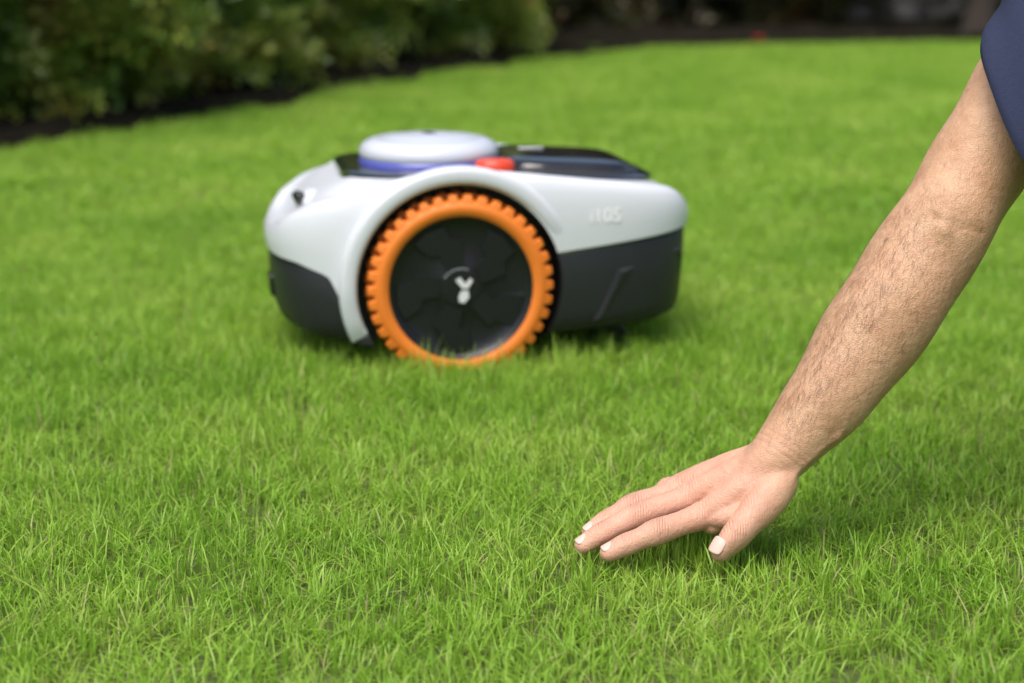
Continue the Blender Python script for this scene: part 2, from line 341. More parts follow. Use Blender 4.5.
for f,j in fingers.items():
    red=np.maximum(red,.75*np.exp(-(np.linalg.norm(co-np.array(j[3]),axis=1)/.016)**2)); 
    for q,wt_,rr in ((j[0],.45,.013),(j[1],1.0,.0085),(j[2],.8,.006)):
        e=np.exp(-(np.linalg.norm(co-np.array(q)-np.array((0,0,.006)),axis=1)/(rr*1.1))**2); kn=np.maximum(kn,wt_*e); red=np.maximum(red,.7*e)
for q,wt_,rr in ((TH[1],.3,.014),(TH[2],.7,.010)):
    e=np.exp(-(np.linalg.norm(co-np.array(q)-np.array((-.003,-.007,.006)),axis=1)/rr)**2); kn=np.maximum(kn,wt_*e); red=np.maximum(red,.7*e)
red=np.maximum(red,.8*np.exp(-(np.linalg.norm(co-np.array(TH[3]),axis=1)/.018)**2))
handness=np.clip((.27-co[:,0])/.06,0,1)*np.clip((.14-co[:,2])/.05,0,1); red=np.maximum(red,.45*handness)
ta=me.attributes.new('tone','FLOAT_COLOR','POINT'); cc=np.zeros((nv,4),np.float32); cc[:,0]=red; cc[:,1]=kn; cc[:,3]=1; ta.data.foreach_set('color',cc.ravel())
nail=base_mat('nail',(.80,.54,.46),.38,var=.05,nscale=200)
def make_nail(name,c,d,up,wid,ln,rad):
    d=np.array(d,float); d/=np.linalg.norm(d); up=np.array(up,float); up-=d*np.dot(up,d); up/=np.linalg.norm(up); s=np.cross(d,up)
    V=[];F=[];nu,nv_=11,11
    for i in range(nu):
        for j in range(nv_):
            u=-1+2*i/(nu-1); v=-1+2*j/(nv_-1)
            wl=wid*(1-.25*max(0,abs(u))**4); ang=v*wl/rad
            V.append(np.array(c)+d*(u*ln*(1-.12*v*v))+s*rad*math.sin(ang)+up*(rad*math.cos(ang)-rad-.0004*u*u-.0002*abs(v)))
    for i in range(nu-1):
        for j in range(nv_-1): F.append((i*nv_+j,(i+1)*nv_+j,(i+1)*nv_+j+1,i*nv_+j+1))
    o=mesh_obj(name,V,F,[nail],parent=person); fix_normals(o)
    m=o.modifiers.new('sol','SOLIDIFY'); m.thickness=.0006; m.offset=0
bpy.context.view_layer.update()
def snap(p,up):
    p=Vector(p);u=Vector(up).normalized(); hit,loc,nr,i=arm.ray_cast(p+u*.03,-u)
    return np.array(loc) if hit else np.array(p)
for f,j in fingers.items():
    d=np.array(j[3])-np.array(j[2]); d/=np.linalg.norm(d); up=np.array((0,0,1.0))+LAT*.12; up-=d*np.dot(up,d)
    c=snap(np.array(j[3])-d*.0015,up); make_nail(f+'_nail',c+up/np.linalg.norm(up)*.0002,d-up*.06,up,.0062*frad[f],.0066*frad[f],.0084)
d=np.array(TH[3])-np.array(TH[2]); d/=np.linalg.norm(d); up=np.array((-.50,-.55,.62)); up-=d*np.dot(up,d); up/=np.linalg.norm(up)
c=snap(np.array(TH[3])+d*.002,up); c0=snap(np.array(TH[3])-d*.005,up); c1=snap(np.array(TH[3])+d*.006,up); dn=c1-c0; dn/=np.linalg.norm(dn)
upn=up-dn*np.dot(up,dn); upn/=np.linalg.norm(upn); make_nail('thumb_nail',c+upn*.0012,dn,upn,.0078,.0076,.0100)
# arm hair
hairm=base_mat('arm_hair',(.09,.05,.03),.6)
nf=len(me.polygons); pc=np.empty(nf*3,np.float32); me.polygons.foreach_get('center',pc); pc=pc.reshape(-1,3); pn=np.empty(nf*3,np.float32); me.polygons.foreach_get('normal',pn); pn=pn.reshape(-1,3)
along=(pc-W)@U; 
prob=np.clip((along-.005)/.05,0,1)*np.clip((.30-along)/.12,0.04,1)
dorsal=np.array((-.7,.1,.45)); dorsal/=np.linalg.norm(dorsal)
prob*=.30+.70*np.clip(pn@dorsal+.4,0,1); prob=np.where(along<.005,0,prob); prob/=prob.sum()
sel=rng.choice(nf,6200,p=prob); hv=[];hf=[]
for k in sel:
    p=pc[k].astype(float); n_=pn[k].astype(float); t=-U+rng.normal(0,.30,3)+np.array((.25,-.1,0)); t-=n_*np.dot(t,n_); t/=np.linalg.norm(t)
    ln=rng.uniform(.005,.014); sd_=np.cross(t,n_)*.000048; b=len(hv)
    p1=p+t*ln*.5+n_*.0014; p2=p+t*ln+n_*.0012+np.cross(t,n_)*rng.normal(0,.0012)
    hv+=[p-sd_,p+sd_,p1-sd_,p1+sd_,p2]; hf+=[(b,b+1,b+3,b+2),(b+2,b+3,b+4)]
mesh_obj('arm_hair',hv,hf,[hairm],parent=person)

# shirt sleeve with oblique hem
navy=base_mat('navy_cotton',(.022,.030,.075),.9,var=.25,nscale=300,bump=.6,bscale=1400)
Ud=(SH-EL)/np.linalg.norm(SH-EL); su=np.cross(Ud,(0,1,0)); su/=np.linalg.norm(su); sv=np.cross(Ud,su)
V=[];F=[];rows=30;seg=64
for i in range(rows):
    t=i/(rows-1); c=EL+(SH-EL)*(.44+.61*t)+np.array((.012,-.014,-.006))*(1-t)
    for j in range(seg):
        q=2*math.pi*j/seg; dr=su*math.cos(q)+sv*math.sin(q)
        r=.078-.002*t+.0030*math.sin(q*5+t*4)+.0024*math.sin(q*3-t*9)+.0016*math.sin(t*26+q*2)
        if i==0: r-=.002
        sh=(.080*(dr@np.array((.35,-.93,-.1)))+.014)*(1-t)**1.5
        V.append(c+dr*r-Ud*sh)
for i in range(rows-1):
    for j in range(seg): k=(j+1)%seg; F.append((i*seg+j,i*seg+k,(i+1)*seg+k,(i+1)*seg+j))
sl=mesh_obj('shirt_sleeve',V,F,[navy],parent=person); m=sl.modifiers.new('s','SOLIDIFY'); m.thickness=.0016
# rest of the crouching man (outside the photograph's frame)
ch=np.array((.74,1.45,.60)); pel=np.array((1.0,1.56,.30)); hd=np.array((.67,1.38,.86))
torso=[loft([pel,mid(pel,ch,.5)+np.array((.02,0,.03)),ch,ch+np.array((-.03,-.01,.09))],[.16,.16,.18,.08],[.12,.12,.125,.07],(.55,.83,0),n=24,seg=32),
       loft([ch+np.array((-.02,0,.03)),mid(ch,SH,.6)+np.array((0,0,.02)),SH+np.array((.01,0,0))],[.09,.08,.074],[.09,.08,.074],(0,0,1),n=12,seg=24),
       loft([ch,(.82,1.27,.56),(.80,1.20,.50),(.78,1.16,.44)],[.09,.08,.065,.06],[.09,.08,.065,.06],(0,0,1),n=16,seg=24)]
remeshed('shirt',torso,.009,6,navy,person)
denim=base_mat('trousers',(.03,.035,.045),.9,var=.3,nscale=200,bump=.4,bscale=800)
legs=[loft([pel,(.86,1.66,.17),(.76,1.70,.085)],[.13,.09,.065],[.12,.085,.065],(0,1,0),n=16,seg=24),loft([(.76,1.70,.07),(.95,1.72,.07),(1.14,1.73,.08)],[.06,.058,.045],[.06,.058,.045],(0,1,0),n=14,seg=24),
      loft([pel,(.88,1.38,.38),(.74,1.28,.44)],[.13,.095,.068],[.12,.09,.066],(0,1,0),n=16,seg=24),loft([(.74,1.28,.43),(.80,1.28,.25),(.84,1.28,.09)],[.064,.06,.05],[.064,.062,.05],(0,1,0),n=14,seg=24),
      loft([pel+np.array((.03,0,.03)),pel+np.array((0,0,-.02))],[.15,.15],[.13,.13],(0,1,0),n=6,seg=24)]
remeshed('trousers',legs,.009,6,denim,person)
shoe=base_mat('shoes',(.05,.05,.05),.6)
remeshed('shoes',[loft([(.87,1.28,.055),(.78,1.275,.045),(.66,1.27,.035)],[.042,.048,.04],[.05,.04,.026],(0,1,0),n=10,seg=20),loft([(1.14,1.73,.07),(1.2,1.73,.05),(1.22,1.73,.03)],[.045,.045,.04],[.04,.04,.03],(0,1,0),n=8,seg=20)],.006,3,shoe,person)
fd=np.array((-.85,-.15,-.5)); fd/=np.linalg.norm(fd); upv=np.array((-.45,-.1,.88)); upv-=fd*(upv@fd); upv/=np.linalg.norm(upv); sdv=np.cross(fd,upv)
H=lambda a,b,c: hd+fd*a+upv*b+sdv*c
headp=[loft([H(-.005,-.09,0),H(0,-.04,0),H(-.01,.03,0),H(-.02,.06,0)],[.05,.068,.075,.066],[.055,.08,.092,.08],sdv,n=16,seg=30),
 loft([H(-.03,-.06,0),ch+np.array((-.02,0,.10))],[.052,.058],[.055,.06],sdv,n=10,seg=24),
 loft([H(.085,.015,0),H(.108,-.022,0)],[.008,.014],[.008,.012],sdv,n=6,seg=14),
 loft([H(.082,-.055,.02),H(.088,-.055,0),H(.082,-.055,-.02)],[.006]*3,[.008]*3,fd,n=6,seg=12),
 loft([H(-.01,.02,.077),H(-.015,-.02,.077)],[.018,.012],[.008,.007],fd,n=6,seg=14),loft([H(-.01,.02,-.077),H(-.015,-.02,-.077)],[.018,.012],[.008,.007],fd,n=6,seg=14),
 loft([(.78,1.16,.46),(.75,1.17,.42),(.70,1.20,.46),(.66,1.24,.50)],[.045,.042,.036,.028],[.045,.042,.036,.03],(0,1,0),n=14,seg=24)]
remeshed('head',headp,.004,4,skin,person)
hairc=base_mat('head_hair',(.03,.02,.013),.7,bump=.8,bscale=300)
remeshed('hair',[loft([H(-.035,-.03,0),H(-.03,.03,0),H(-.02,.07,0)],[.078,.083,.07],[.075,.09,.085],sdv,n=12,seg=28)],.005,2,hairc,person)
eyem=base_mat('eye',(.6,.6,.58),.2)
for s in (-1,1):
    v,f=lathe([(.0001,-.012),(.008,-.009),(.012,0),(.008,.009),(.0001,.012)],16,'z',H(.075,.012,.032*s)); mesh_obj('eye',v,f,[eyem],parent=person)

# ---------------------------------------------------------------- lay grass
NV=5
gc=bpy.data.collections.new('grass_patches')
for k in range(NV):
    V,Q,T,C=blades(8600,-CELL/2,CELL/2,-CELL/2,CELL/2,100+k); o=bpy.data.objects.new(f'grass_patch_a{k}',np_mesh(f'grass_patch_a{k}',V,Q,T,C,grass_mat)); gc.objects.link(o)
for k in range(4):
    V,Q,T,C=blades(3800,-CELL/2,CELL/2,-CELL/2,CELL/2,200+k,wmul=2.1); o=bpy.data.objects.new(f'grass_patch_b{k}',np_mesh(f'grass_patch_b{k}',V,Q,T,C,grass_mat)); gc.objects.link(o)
pts=[];rot=[];scl=[];idx=[]
for i in range(-14,20):
    for j in range(-2,30):
        cx=(i+.5)*CELL; cy=.18+(j+.5)*CELL
        if 0<cx<CELL and 1.26<cy<1.62: continue
        if cy>edge_y(cx)+.14: continue
        dm=math.hypot((cx+.05)*.8,cy-2.12)
        pts.append((cx,cy,0)); rot.append((0,0,random.randrange(4)*math.pi/2)); zs_=1+.10*math.sin(cx*2.3+1)*math.cos(cy*1.9)+random.uniform(-.03,.03)+.50*math.exp(-(dm/.42)**2); scl.append((1.02,1.02,zs_)); idx.append(random.randrange(NV) if cy<3.3 else 5+random.randrange(4))
lawn=gn_instancer('grass_lawn',np.array(pts),np.array(rot),np.array(scl),np.array(idx),gc)
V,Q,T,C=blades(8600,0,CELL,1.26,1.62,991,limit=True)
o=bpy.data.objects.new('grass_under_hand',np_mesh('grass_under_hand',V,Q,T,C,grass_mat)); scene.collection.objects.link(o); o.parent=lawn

# ---------------------------------------------------------------- hedge etc.
def clump_mesh(name,seed,mat,n=150,R=.10,leaf=.013):
    r=np.random.default_rng(seed); C=[]
    nsp=9
    vs=[];qs=[]
    for s in range(nsp):
        d=r.normal(0,1,3); d[2]=abs(d[2])*.5-.1; d/=np.linalg.norm(d); side=np.cross(d,r.normal(0,1,3)); side/=np.linalg.norm(side); nn=np.cross(d,side); sc=r.uniform(0,1)
        for k in range(n//nsp):
            t=r.uniform(.15,1); off=side*r.uniform(-1,1)*R*.35*(1.15-t); p=d*R*t+off+nn*r.normal(0,.006)+np.array((0,0,-.03*t*t))
            ld=d+side*np.sign(np.dot(off,side))*.7+r.normal(0,.25,3); ld/=np.linalg.norm(ld); ls=np.cross(ld,nn+r.normal(0,.3,3)); ls/=np.linalg.norm(ls)
            L_=leaf*r.uniform(.7,1.4); b=len(vs); vs+=[p,p+ld*L_*.5+ls*L_*.25,p+ld*L_,p+ld*L_*.5-ls*L_*.25]; qs.append((b,b+1,b+2,b+3))
            c=(.6*sc+.4*r.uniform(0,1),t,0,1); C+=[c]*4
    return np_mesh(name,np.array(vs),np.array(qs),np.zeros((0,3),int),np.array(C),mat)
thuja=leaf_mat('thuja_foliage',[(0.0,(.035,.085,.012)),(.35,(.14,.24,.035)),(.65,(.36,.42,.08)),(1.0,(.50,.27,.09))],3.6,trans=.3,rand_w=.38,det=2.5)
dry=leaf_mat('shrub_foliage',[(0.0,(.014,.018,.008)),(.5,(.06,.065,.02)),(1.0,(.20,.10,.045))],2.0,trans=.2,rand_w=.4)
hc=bpy.data.collections.new('hedge_clumps')
for k in range(5): o=bpy.data.objects.new(f'hedge_clump_{k}',clump_mesh(f'hedge_clump_{k}',40+k,thuja,n=150,R=.13,leaf=.026)); hc.objects.link(o)
sc_=bpy.data.collections.new('shrub_clumps')
for k in range(4): o=bpy.data.objects.new(f'shrub_clump_{k}',clump_mesh(f'shrub_clump_{k}',60+k,dry,n=110,R=.13,leaf=.035)); sc_.objects.link(o)
def build_hedge(name,path,z0,z1,depth,count,coll,seed,core_mat,smax=1.3):
    r=np.random.default_rng(seed); P=np.array(path,float); sg=np.linalg.norm(np.diff(P,axis=0),axis=1); cum=np.concatenate([[0],np.cumsum(sg)]); Lt=cum[-1]
    def at(s):
        x=np.interp(s,cum,P[:,0]); y=np.interp(s,cum,P[:,1]); e=.15
        dx=np.interp(s+e,cum,P[:,0])-np.interp(s-e,cum,P[:,0]); dy=np.interp(s+e,cum,P[:,1])-np.interp(s-e,cum,P[:,1]); l=np.hypot(dx,dy); return x,y,dy/l,-dx/l
    s=r.uniform(0,Lt,count); z=z0+(z1-z0)*r.uniform(0,1,count)**1.5; x,y,nx,ny=at(s)
    bul=.13*np.sin(s*2.3+z*1.7)+.12*np.sin(s*6.1-z*6)+.10*np.sin(s*15+z*13)
    dd=r.exponential(.08,count); dd=np.minimum(dd,depth); off=bul-dd-.22*np.clip((z-z1+.4)/.4,0,1)-.05*np.clip((z0+.2-z)/.2,0,1)
    pts=np.stack([x+nx*off,y+ny*off,z+.05*np.sin(s*9)+r.normal(0,.03,count)],1)
    rot=np.stack([r.normal(0,.5,count),r.normal(0,.5,count),r.uniform(0,6.28,count)],1); k=r.uniform(.6,smax,count); scl=np.stack([k,k,k],1)
    o=gn_instancer(name,pts,rot,scl,r.integers(0,len(coll.objects),count),coll)
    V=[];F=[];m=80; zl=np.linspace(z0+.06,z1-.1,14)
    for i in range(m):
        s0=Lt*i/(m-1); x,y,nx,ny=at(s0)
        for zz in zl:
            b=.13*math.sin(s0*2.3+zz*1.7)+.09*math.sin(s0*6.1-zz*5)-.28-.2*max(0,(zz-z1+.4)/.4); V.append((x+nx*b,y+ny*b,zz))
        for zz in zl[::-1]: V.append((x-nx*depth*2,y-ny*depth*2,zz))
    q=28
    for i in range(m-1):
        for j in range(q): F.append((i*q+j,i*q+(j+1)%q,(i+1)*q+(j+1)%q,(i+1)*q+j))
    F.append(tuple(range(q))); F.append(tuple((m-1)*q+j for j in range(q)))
    mesh_obj('shade_core',V,F,[core_mat],parent=o)  # solid dark filler standing in for the shade deep inside the foliage
    P2=[]
    for i in range(int(Lt/.45)):
        x,y,nx,ny=at((i+.5)*.45); x-=nx*.3;y-=ny*.3; P2.append(loft([(x,y,-.02),(x+r.normal(0,.03),y,.2),(x+r.normal(0,.05),y,.5)],[.035,.025,.02],[.035,.025,.02],(1,0,0),n=6,seg=8))
    v,f=merge(P2); mesh_obj('stems',v,f,[bark],parent=o)
    return o
bark=base_mat('bark',(.05,.038,.03),.9,var=.5,nscale=40,bump=1,bscale=80)
core=base_mat('hedge_core',(.008,.010,.005),.95,var=.4,nscale=20,spec=.1)  # near-black: interior shade of the foliage put into the colour
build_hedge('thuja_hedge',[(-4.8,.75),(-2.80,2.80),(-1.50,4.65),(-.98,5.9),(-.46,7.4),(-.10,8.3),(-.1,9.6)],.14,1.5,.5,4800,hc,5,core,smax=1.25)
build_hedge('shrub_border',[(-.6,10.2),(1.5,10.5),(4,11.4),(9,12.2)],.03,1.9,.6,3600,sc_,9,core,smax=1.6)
stone=base_mat('stone',(.14,.13,.12),.9,var=.4,nscale=12,bump=.8,bscale=50)
wall=empty('stone_wall',(0,0,0)); k=0
for row in range(2):
    x=2.0+.1*(row%2)
    while x<2.8:
        l=random.uniform(.22,.42); rbox(f'stone_{k}',(l-.015,.22,.12),(x+l/2,10.75+random.uniform(-.015,.015),.125+row*.124),(0,0,random.uniform(-.03,.03)),stone,wall,bev=.018); x+=l; k+=1
rbox('footing',(1.1,.26,.14),(2.45,10.76,.0),(0,0,0),mulch,wall,bev=.02)
for (x,y,r0) in ((2.66,9.9,.08),):
    tr=empty('tree'); parts=[loft([(x,y,-.05),(x+.02,y,.25),(x+.05,y,.9),(x,y+.05,1.8),(x+.05,y,3)],[r0*1.5,r0,r0*.85,r0*.7,r0*.4],[r0*1.5,r0,r0*.85,r0*.7,r0*.4],(1,0,0),n=24,seg=16)]
    for a in range(5):
        q=a*1.3; parts.append(loft([(x+.02,y,1.3+a*.3),(x+.4*math.cos(q),y+.4*math.sin(q),1.7+a*.3),(x+.8*math.cos(q),y+.8*math.sin(q),2.0+a*.3)],[r0*.4,r0*.3,r0*.15],[r0*.4,r0*.3,r0*.15],(0,0,1),n=8,seg=8))
    v,f=merge(parts); mesh_obj('trunk',v,f,[bark],parent=tr)
    rr=np.random.default_rng(int(x*10)); nC=500; d=rr.normal(0,1,(nC,3)); d/=np.linalg.norm(d,axis=1)[:,None]; pp=np.array((x,y,2.7))+d*np.array((1,1,.8))*(rr.uniform(0,1,nC)**.4)[:,None]*1.0
    kk=rr.uniform(.9,1.6,nC); o=gn_instancer('crown',pp,rr.normal(0,1,(nC,3)),np.stack([kk]*3,1),rr.integers(0,5,nC),hc); o.parent=tr
redm=base_mat('petal',(.60,.03,.02),.5); fl=empty('red_flower',(1.26,8.85,0))
V=[];F=[]
for i in range(6):
    q=i*math.pi/3; b=len(V); c=np.array((0,0,.050)); d=np.array((math.cos(q),math.sin(q),.35)); s=np.array((-math.sin(q),math.cos(q),0))
    V+=[c,c+d*.026+s*.018,c+d*.044,c+d*.026-s*.018]; F.append((b,b+1,b+2,b+3))
mesh_obj('petals',V,F,[redm],parent=fl)
v,f=loft([(0,0,0),(0,0,.050)],[.002]*2,[.002]*2,(1,0,0),n=3,seg=6); mesh_obj('stalk',v,f,[dry],parent=fl)

# ---------------------------------------------------------------- ROBOTIC MOWER
white=base_mat('white_plastic',(.70,.73,.79),.32,var=.02,nscale=8,coat=.25)
dark=base_mat('dark_plastic',(.022,.024,.029),.42,var=.1,nscale=20,bump=.15,bscale=900)
hubm=base_mat('hub_plastic',(.010,.011,.014),.34,var=.1,nscale=20)
gloss=base_mat('gloss_black',(.012,.013,.016),.12,coat=.6)
orange=base_mat('orange_rubber',(.88,.23,.025),.5,var=.06,nscale=60)
blue=base_mat('blue_ring',(.10,.12,.48),.25,coat=.5)
silver=base_mat('silver_cap',(.64,.68,.76),.28,var=.02,coat=.4)
redb=base_mat('stop_button',(.80,.07,.025),.35,coat=.4)
print_w=base_mat('white_print',(.75,.76,.78),.5)
grey=base_mat('grey_print',(.92,.93,.95),.5)
YAW=math.radians(10)
mower=empty('robotic_lawn_mower',(-.0965,2.2964,-.004),YAW)
def sm(xs,ys,win=.02):
    X=np.linspace(-.32,.36,1361); Y=np.interp(X,xs,ys); k=int(win/.0005)|1; ker=np.hanning(k+2)[1:-1]; ker/=ker.sum(); Yp=np.pad(Y,k//2,mode='edge'); Y=np.convolve(Yp,ker,'valid')
    return lambda x: float(np.interp(x,X,Y))
zb=sm([-.238,-.2,-.1,.1,.320],[.060,.050,.045,.050,.062])
zs=sm([-.238,-.205,-.165,-.135,-.10,.04,.10,.320],[.153,.149,.134,.066,.060,.06,.157,.184],.012)
sh=sm([-.238,-.224,-.19,-.14,-.07,0,.08,.22,.295,.320],[.188,.212,.230,.243,.263,.2715,.264,.250,.240,.218],.03)
ct=sm([-.238,-.221,-.19,-.14,-.08,.1,.285,.320],[.188,.212,.238,.256,.254,.252,.242,.218],.03)
def outline(Af,Ar,Wd,nf_,nr,npt):
    t=np.linspace(0,2*math.pi,6001)[:-1]; c=np.cos(t); s=np.sin(t); n=np.where(c<0,nf_,nr); A=np.where(c<0,Af,Ar)
    x=A*np.sign(c)*np.abs(c)**(2/n); y=Wd*np.sign(s)*np.abs(s)**(2/n)
    P=np.stack([x,y],1); d=np.linalg.norm(np.roll(P,-1,0)-P,axis=1); cum=np.concatenate([[0],np.cumsum(d)]); q=np.linspace(0,cum[-1],npt,endpoint=False); Pc=np.vstack([P,P[:1]])
    return np.stack([np.interp(q,cum,Pc[:,0]),np.interp(q,cum,Pc[:,1])],1)
O=outline(.238,.320,.188,3.1,5.0,220); C0=np.array((.03,0))
lerp=lambda a,b,t:a+(b-a)*t
levels=[(.80,lambda x:zb(x),1),(.90,lambda x:zb(x)+.002,1),(.945,lambda x:zb(x)+.010,1),(.968,lambda x:zb(x)+.028,1),(.98,lambda x:lerp(zb(x)+.028,zs(x),.5) if zs(x)>zb(x)+.034 else zb(x)+.004+0*x,1),(.984,lambda x:zs(x)-.004,1),(.980,lambda x:zs(x)-.0015,1),(.972,lambda x:zs(x),1),
 (.985,lambda x:zs(x)+.0008,0),(.996,lambda x:zs(x)+.003,0),(1.0,lambda x:lerp(zs(x),sh(x),.25),0),(1.0,lambda x:lerp(zs(x),sh(x),.45),0),(.995,lambda x:lerp(zs(x),sh(x),.63),0),(.984,lambda x:lerp(zs(x),sh(x),.80),0),(.968,lambda x:lerp(zs(x),sh(x),.91),0),(.945,lambda x:lerp(zs(x),sh(x),.975),0),(.915,lambda x:sh(x),0),(.88,lambda x:sh(x)-.0005,0),(.83,lambda x:lerp(sh(x),ct(x),.3),0),(.76,lambda x:lerp(sh(x),ct(x),.75),0),(.68,lambda x:ct(x),0),(.5,lambda x:ct(x),0),(.3,lambda x:ct(x),0),(.1,lambda x:ct(x),0)]
V=[];F=[];MI=[];n=len(O)
cols=[]
for p in O:
    zz=[]
    for s,zf,m in levels:
        zx=C0[0]+(p[0]-C0[0])*(1 if s>.9 else s/.9); zz.append(zf(zx))
    for a in range(6,0,-1): zz[a]=min(zz[a],zz[a+1]-.0006)
    zz[0]=min(zz[0],zz[1])
    cols.append(zz)
for li,(s,zf,m) in enumerate(levels):
    for pi,p in enumerate(O):
        q=C0+(p-C0)*s; V.append((q[0],q[1],cols[pi][li]))
for i in range(len(levels)-1):
    for j in range(n):
        k=(j+1)%n; F.append((i*n+j,i*n+k,(i+1)*n+k,(i+1)*n+j)); MI.append(levels[i+1][2])
F.append(tuple(range(n))[::-1]); MI.append(1); F.append(tuple((len(levels)-1)*n+j for j in range(n))); MI.append(0)
body=mesh_obj('body_shell',V,F,[white,dark],MI,parent=mower); fix_normals(body)
WR=.121
for sgn in (-1,1):
    v,f=lathe([(.131,-.07),(.131,.07)],96,'y',(0,sgn*.195,WR)); f=list(f); f.append(tuple(range(96))[::-1]); f.append(tuple(96+j for j in range(96)))
    cut=mesh_obj('cut',v,f,[white,dark],[1]*len(f)); fix_normals(cut); cut.parent=mower
    bpy.context.view_layer.update()
    m=body.modifiers.new('b','BOOLEAN'); m.object=cut; m.operation='DIFFERENCE'; m.solver='EXACT'
    apply_mods(body); bpy.data.objects.remove(cut)
body.data.polygons.foreach_set('use_smooth',np.ones(len(body.data.polygons),bool)); body.data.set_sharp_from_angle(angle=math.radians(38))
for sgn,nm in ((-1,'near'),(1,'far')):
    P=[];A=[];B=[]; angs=np.linspace(206,12,40)
    for a in angs:
        r=math.radians(a); e=min(1,(206-a)/25,(a-12)/25)**.5 if 12<a<206 else 0
        rr=.1425; P.append((rr*math.cos(r),sgn*(.1765-.003*(1-e)),WR+rr*math.sin(r))); A.append(.0115); B.append(.004+.0100*e)
    V=[];F=[];seg=18
    for i in range(len(P)):
        r=math.radians(angs[i]); rad=np.array((math.cos(r),0,math.sin(r)))
        for j in range(seg):
            q=2*math.pi*j/seg; cx=math.copysign(abs(math.cos(q))**.6,math.cos(q)); sy=math.copysign(abs(math.sin(q))**.6,math.sin(q)); V.append(np.array(P[i])+rad*A[i]*cx+np.array((0,1,0))*B[i]*sy)
    for i in range(len(P)-1):
        for j in range(seg): k=(j+1)%seg; F.append((i*seg+j,i*seg+k,(i+1)*seg+k,(i+1)*seg+j))
    F.append(tuple(range(seg))); F.append(tuple((len(P)-1)*seg+j for j in range(seg)))
    o=mesh_obj('fender_arch_'+nm,V,F,[white],parent=mower,angle=60); fix_normals(o)
    wh=empty('wheel_'+nm,(0,0,0)); wh.parent=mower
    s=sgn
    prof=[(.090,-.165),(.090,-.187),(.0965,-.1925),(.1045,-.1930),(.1095,-.190),(.1115,-.186),(.1115,-.142),(.108,-.138),(.085,-.138),(.085,-.165)]
    v,f=lathe([(r,-s*h if s>0 else h) for r,h in prof],120,'y',(0,0,WR)); o=mesh_obj('tyre',v,f,[orange],parent=wh,angle=40); fix_normals(o)
    V=[];F=[];NT=38
    for row in range(2):
        for i in range(NT):
            a0=2*math.pi*(i+.5*row)/NT
            y0,y1=(.1905,.168) if row==0 else (.162,.139)
            hw=.0058/.112; cr=[]
            for (rr,wf,yy) in ((.1085,1.35,y0+.0008),(.1190,.80,y0-.003),(.1190,.80,y1+.002),(.1085,1.35,y1)):
                for sg in (-1,1): a=a0+sg*hw*wf; cr.append((rr*math.cos(a),s*yy,WR+rr*math.sin(a)))
            b=len(V); V+=cr
            for q in ((0,1,3,2),(2,3,5,4),(4,5,7,6),(0,2,4,6),(1,7,5,3),(0,6,7,1)): F.append(tuple(b+t for t in q))
    o=mesh_obj('tread_lugs',V,F,[orange],parent=wh,smooth=False); fix_normals(o); m=o.modifiers.new('b','BEVEL'); m.width=.0022; m.segments=3
    prof=[(.0005,.1845),(.020,.1845),(.026,.1840),(.032,.1815),(.075,.1810),(.086,.184),(.0905,.1885),(.0965,.1895),(.0965,.150),(.0005,.150)]
    v,f=lathe([(r,s*h) for r,h in prof],96,'y',(0,0,WR)); o=mesh_obj('hub_disc',v,f,[hubm],parent=wh,angle=35); fix_normals(o)
    V=[];F=[]
    for i in range(5):
        a0=math.radians(90+72*i+16); pl=[(.026,-.45),(.060,-.34),(.064,-.10),(.084,-.02),(.086,.30),(.084,.55),(.058,.52),(.050,.30),(.028,.42)]
        b=len(V)
        for (r,a) in pl: V.append((r*math.cos(a0+a),s*.1800,WR+r*math.sin(a0+a)))
        for (r,a) in pl: rr=.055+(r-.055)*.93; aa=.1+(a-.1)*.93; V.append((rr*math.cos(a0+aa),s*.1853,WR+rr*math.sin(a0+aa)))
        m_=len(pl)
        for j in range(m_): k=(j+1)%m_; F.append((b+j,b+k,b+m_+k,b+m_+j))
        F.append(tuple(b+m_+j for j in range(m_)))
    o=mesh_obj('hub_spokes',V,F,[hubm],parent=wh,smooth=False); fix_normals(o)
    V=[];F=[]; ES=1.25
    for pl in ([(-.009,.010),(-.004,.013),(.001,.006),(.006,.012),(.009,.009),(.004,.001),(-.002,.001)],[(-.003,-.001),(.004,-.001),(.005,-.008),(.000,-.014),(-.005,-.013),(-.006,-.007)]):
        b=len(V); V+=[(x*ES*s*-1+.004,s*.1862,WR+z*ES-.002) for x,z in pl]; F.append(tuple(b+j for j in range(len(pl))))
    for i in range(9):
        a=math.radians(70+i*9); b=len(V); V+=[(r*math.cos(t)*-s,s*.1860,WR+r*math.sin(t)) for r,t in ((.0245,a),(.0245,a+.09),(.0256,a+.09),(.0256,a))]; F.append((b,b+1,b+2,b+3))
    mesh_obj('hub_emblem',V,F,[print_w],parent=wh,smooth=False)
def slab(name,x0,x1,hw,zfun,h,mat,nf_=3,nr=5,inset=.012,y0=0,side=.012):
    A=(x1-x0)/2; O2=outline(A,A,hw,nf_,nr,90)+np.array(((x0+x1)/2,y0)); c=np.array(((x0+x1)/2,y0)); V=[];F=[]; n=len(O2)
    lv=[(1.0,-side),(1.0,h*.5),(1-.1*inset/.012,h*.9),(1-.22*inset/.012,h),(.6,h+.0015),(.3,h+.002),(.03,h+.002)]
    for s,dz in lv:
        for p in O2: q=c+(p-c)*s; V.append((q[0],q[1],zfun(q[0])+dz))
    for i in range(len(lv)-1):
        for j in range(n): k=(j+1)%n; F.append((i*n+j,i*n+k,(i+1)*n+k,(i+1)*n+j))
    F.append(tuple((len(lv)-1)*n+j for j in range(n)))
    return mesh_obj(name,V,F,[mat],parent=mower,angle=50)
slab('top_deck',-.140,.275,.140,ct,.0045,gloss,4.2,4.5,inset=.004)
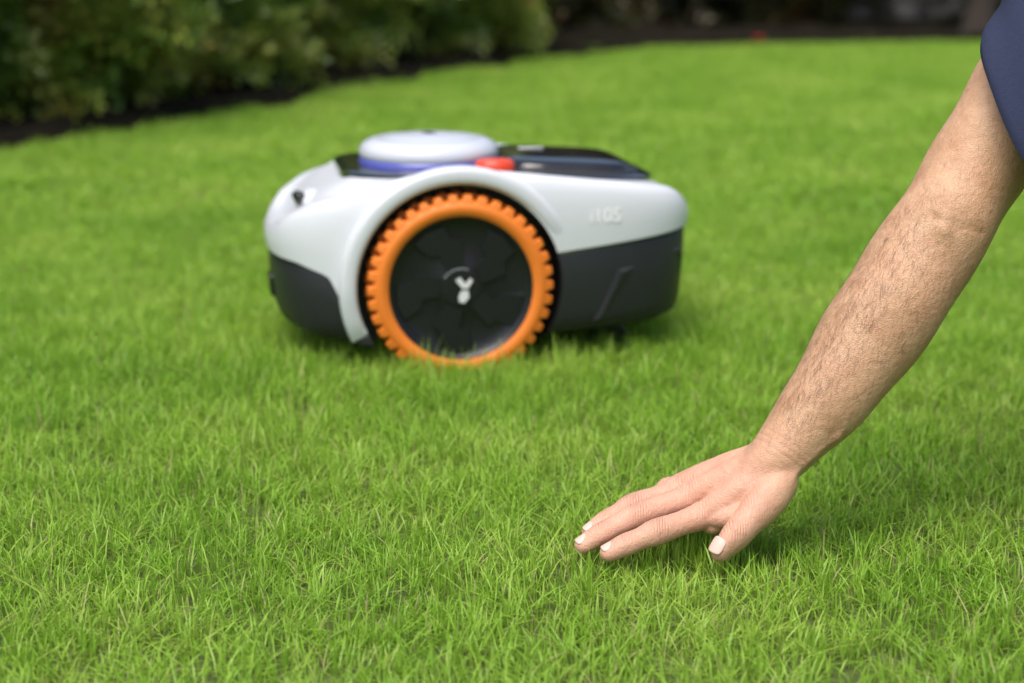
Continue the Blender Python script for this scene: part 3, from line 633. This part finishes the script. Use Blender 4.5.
slab('cargo_lid',.075,.252,.104,ct,.017,gloss,5,4,inset=.007)
slab('lid_trim',.069,.262,.114,ct,.008,dark,5,4,inset=.003)
rbox('lid_print',(.035,.010,.001),(.13,.035,ct(.13)+.0198),(0,0,0),print_w,mower,bev=.0003,seg=1)
DX=-.016
prof=[(.092,.250),(.0940,.256),(.0940,.2655),(.090,.2672)]
v,f=lathe(prof,96,'z',(DX,0,0)); o=mesh_obj('light_ring',v,f,[blue],parent=mower)
prof=[(.088,.262),(.0920,.2665),(.0940,.271),(.0930,.278),(.088,.2855),(.079,.290),(.068,.2925),(.064,.2915),(.062,.2925),(.045,.2955),(.020,.2975),(.0005,.298)]
v,f=lathe(prof,96,'z',(DX,0,0)); o=mesh_obj('antenna_dome',v,f,[silver],parent=mower,angle=50); fix_normals(o)
rbox('dome_logo',(.014,.022,.0008),(DX,-.005,.2980),(0,0,.4),gloss,mower,bev=.0002,seg=1)
v,f=lathe([(.026,.245),(.026,.262),(.0245,.2665),(.020,.269),(.012,.270),(.0005,.270)],48,'z',(0,0,0)); o=mesh_obj('stop_button',v,f,[redb],parent=mower); o.location=(.058,-.098,.003); o.scale=(1.0,.8,1); fix_normals(o)
bpy.context.view_layer.update()
def hitbody(o_,d_):
    h,l,nn,i=body.ray_cast(Vector(o_),Vector(d_).normalized())
    if not h: print('miss',o_)
    return l,nn
l,nn=hitbody((-.186,-.060,.40),(0,0,-1)); 
rbox('front_camera',(.012,.018,.022),(l.x-.007,l.y-.004,l.z+.001),(0,math.radians(-25),.5),gloss,mower,bev=.004)
rbox('front_camera_bezel',(.034,.036,.028),(l.x+.008,l.y+.004,l.z-.004),(0,math.radians(-25),.5),white,mower,bev=.008)
l,nn=hitbody((-.5,-.10,.105),(1,.25,0)); rbox('bumper_sensor',(.034,.030,.010),l,nn.to_track_quat('Z','Y').to_euler(),gloss,mower,bev=.004)
for sgn in (-1,1):
    V=[];F=[]
    poly=[(.172,.070),(.205,.137),(.294,.160),(.304,.152),(.304,.078),(.294,.070)]
    for lay,(sc,dd) in enumerate(((1,.0),(.97,.0035),(.90,.0045))):
        c=np.mean(poly,axis=0)
        for (x,z) in poly:
            p=c+(np.array((x,z))-c)*sc; l,nn=hitbody((p[0],sgn*.4,p[1]),(0,-sgn,0))
            V.append((l.x,l.y+sgn*dd,l.z))
    for lay in range(2):
        for j in range(6): k=(j+1)%6; F.append((lay*6+j,lay*6+k,lay*6+6+k,lay*6+6+j))
    F.append(tuple(12+j for j in range(6))); o=mesh_obj('side_panel',V,F,[dark],parent=mower,smooth=False); fix_normals(o)
    v,f=lathe([(.001,-.014),(.020,-.014),(.024,-.008),(.024,.008),(.020,.014),(.001,.014)],32,'y',(.22,sgn*.06,.026)); o=mesh_obj('castor_wheel',v,f,[dark],parent=mower,angle=40); fix_normals(o)
    rbox('castor_bracket',(.025,.035,.04),(.22,sgn*.06,.055),(0,0,0),dark,mower,bev=.006)
v,f=lathe([(.001,.026),(.09,.026),(.10,.03),(.10,.06),(.001,.06)],48,'z',(.02,0,0)); o=mesh_obj('blade_disc',v,f,[dark],parent=mower); fix_normals(o)
tc=bpy.data.curves.new('model_number','FONT'); tc.body='i105'; tc.size=.025; tc.extrude=.0003; tc.materials.append(grey)
to=bpy.data.objects.new('model_number',tc); scene.collection.objects.link(to); to.parent=mower
l1,nn=hitbody((.165,-.4,.208),(0,1,0)); l2,nn=hitbody((.205,-.4,.208),(0,1,0)); to.location=(.165,l1.y-.0012,.200); to.rotation_euler=(math.radians(86),0,math.atan2(l2.y-l1.y,.04))
print('arm verts',nv)
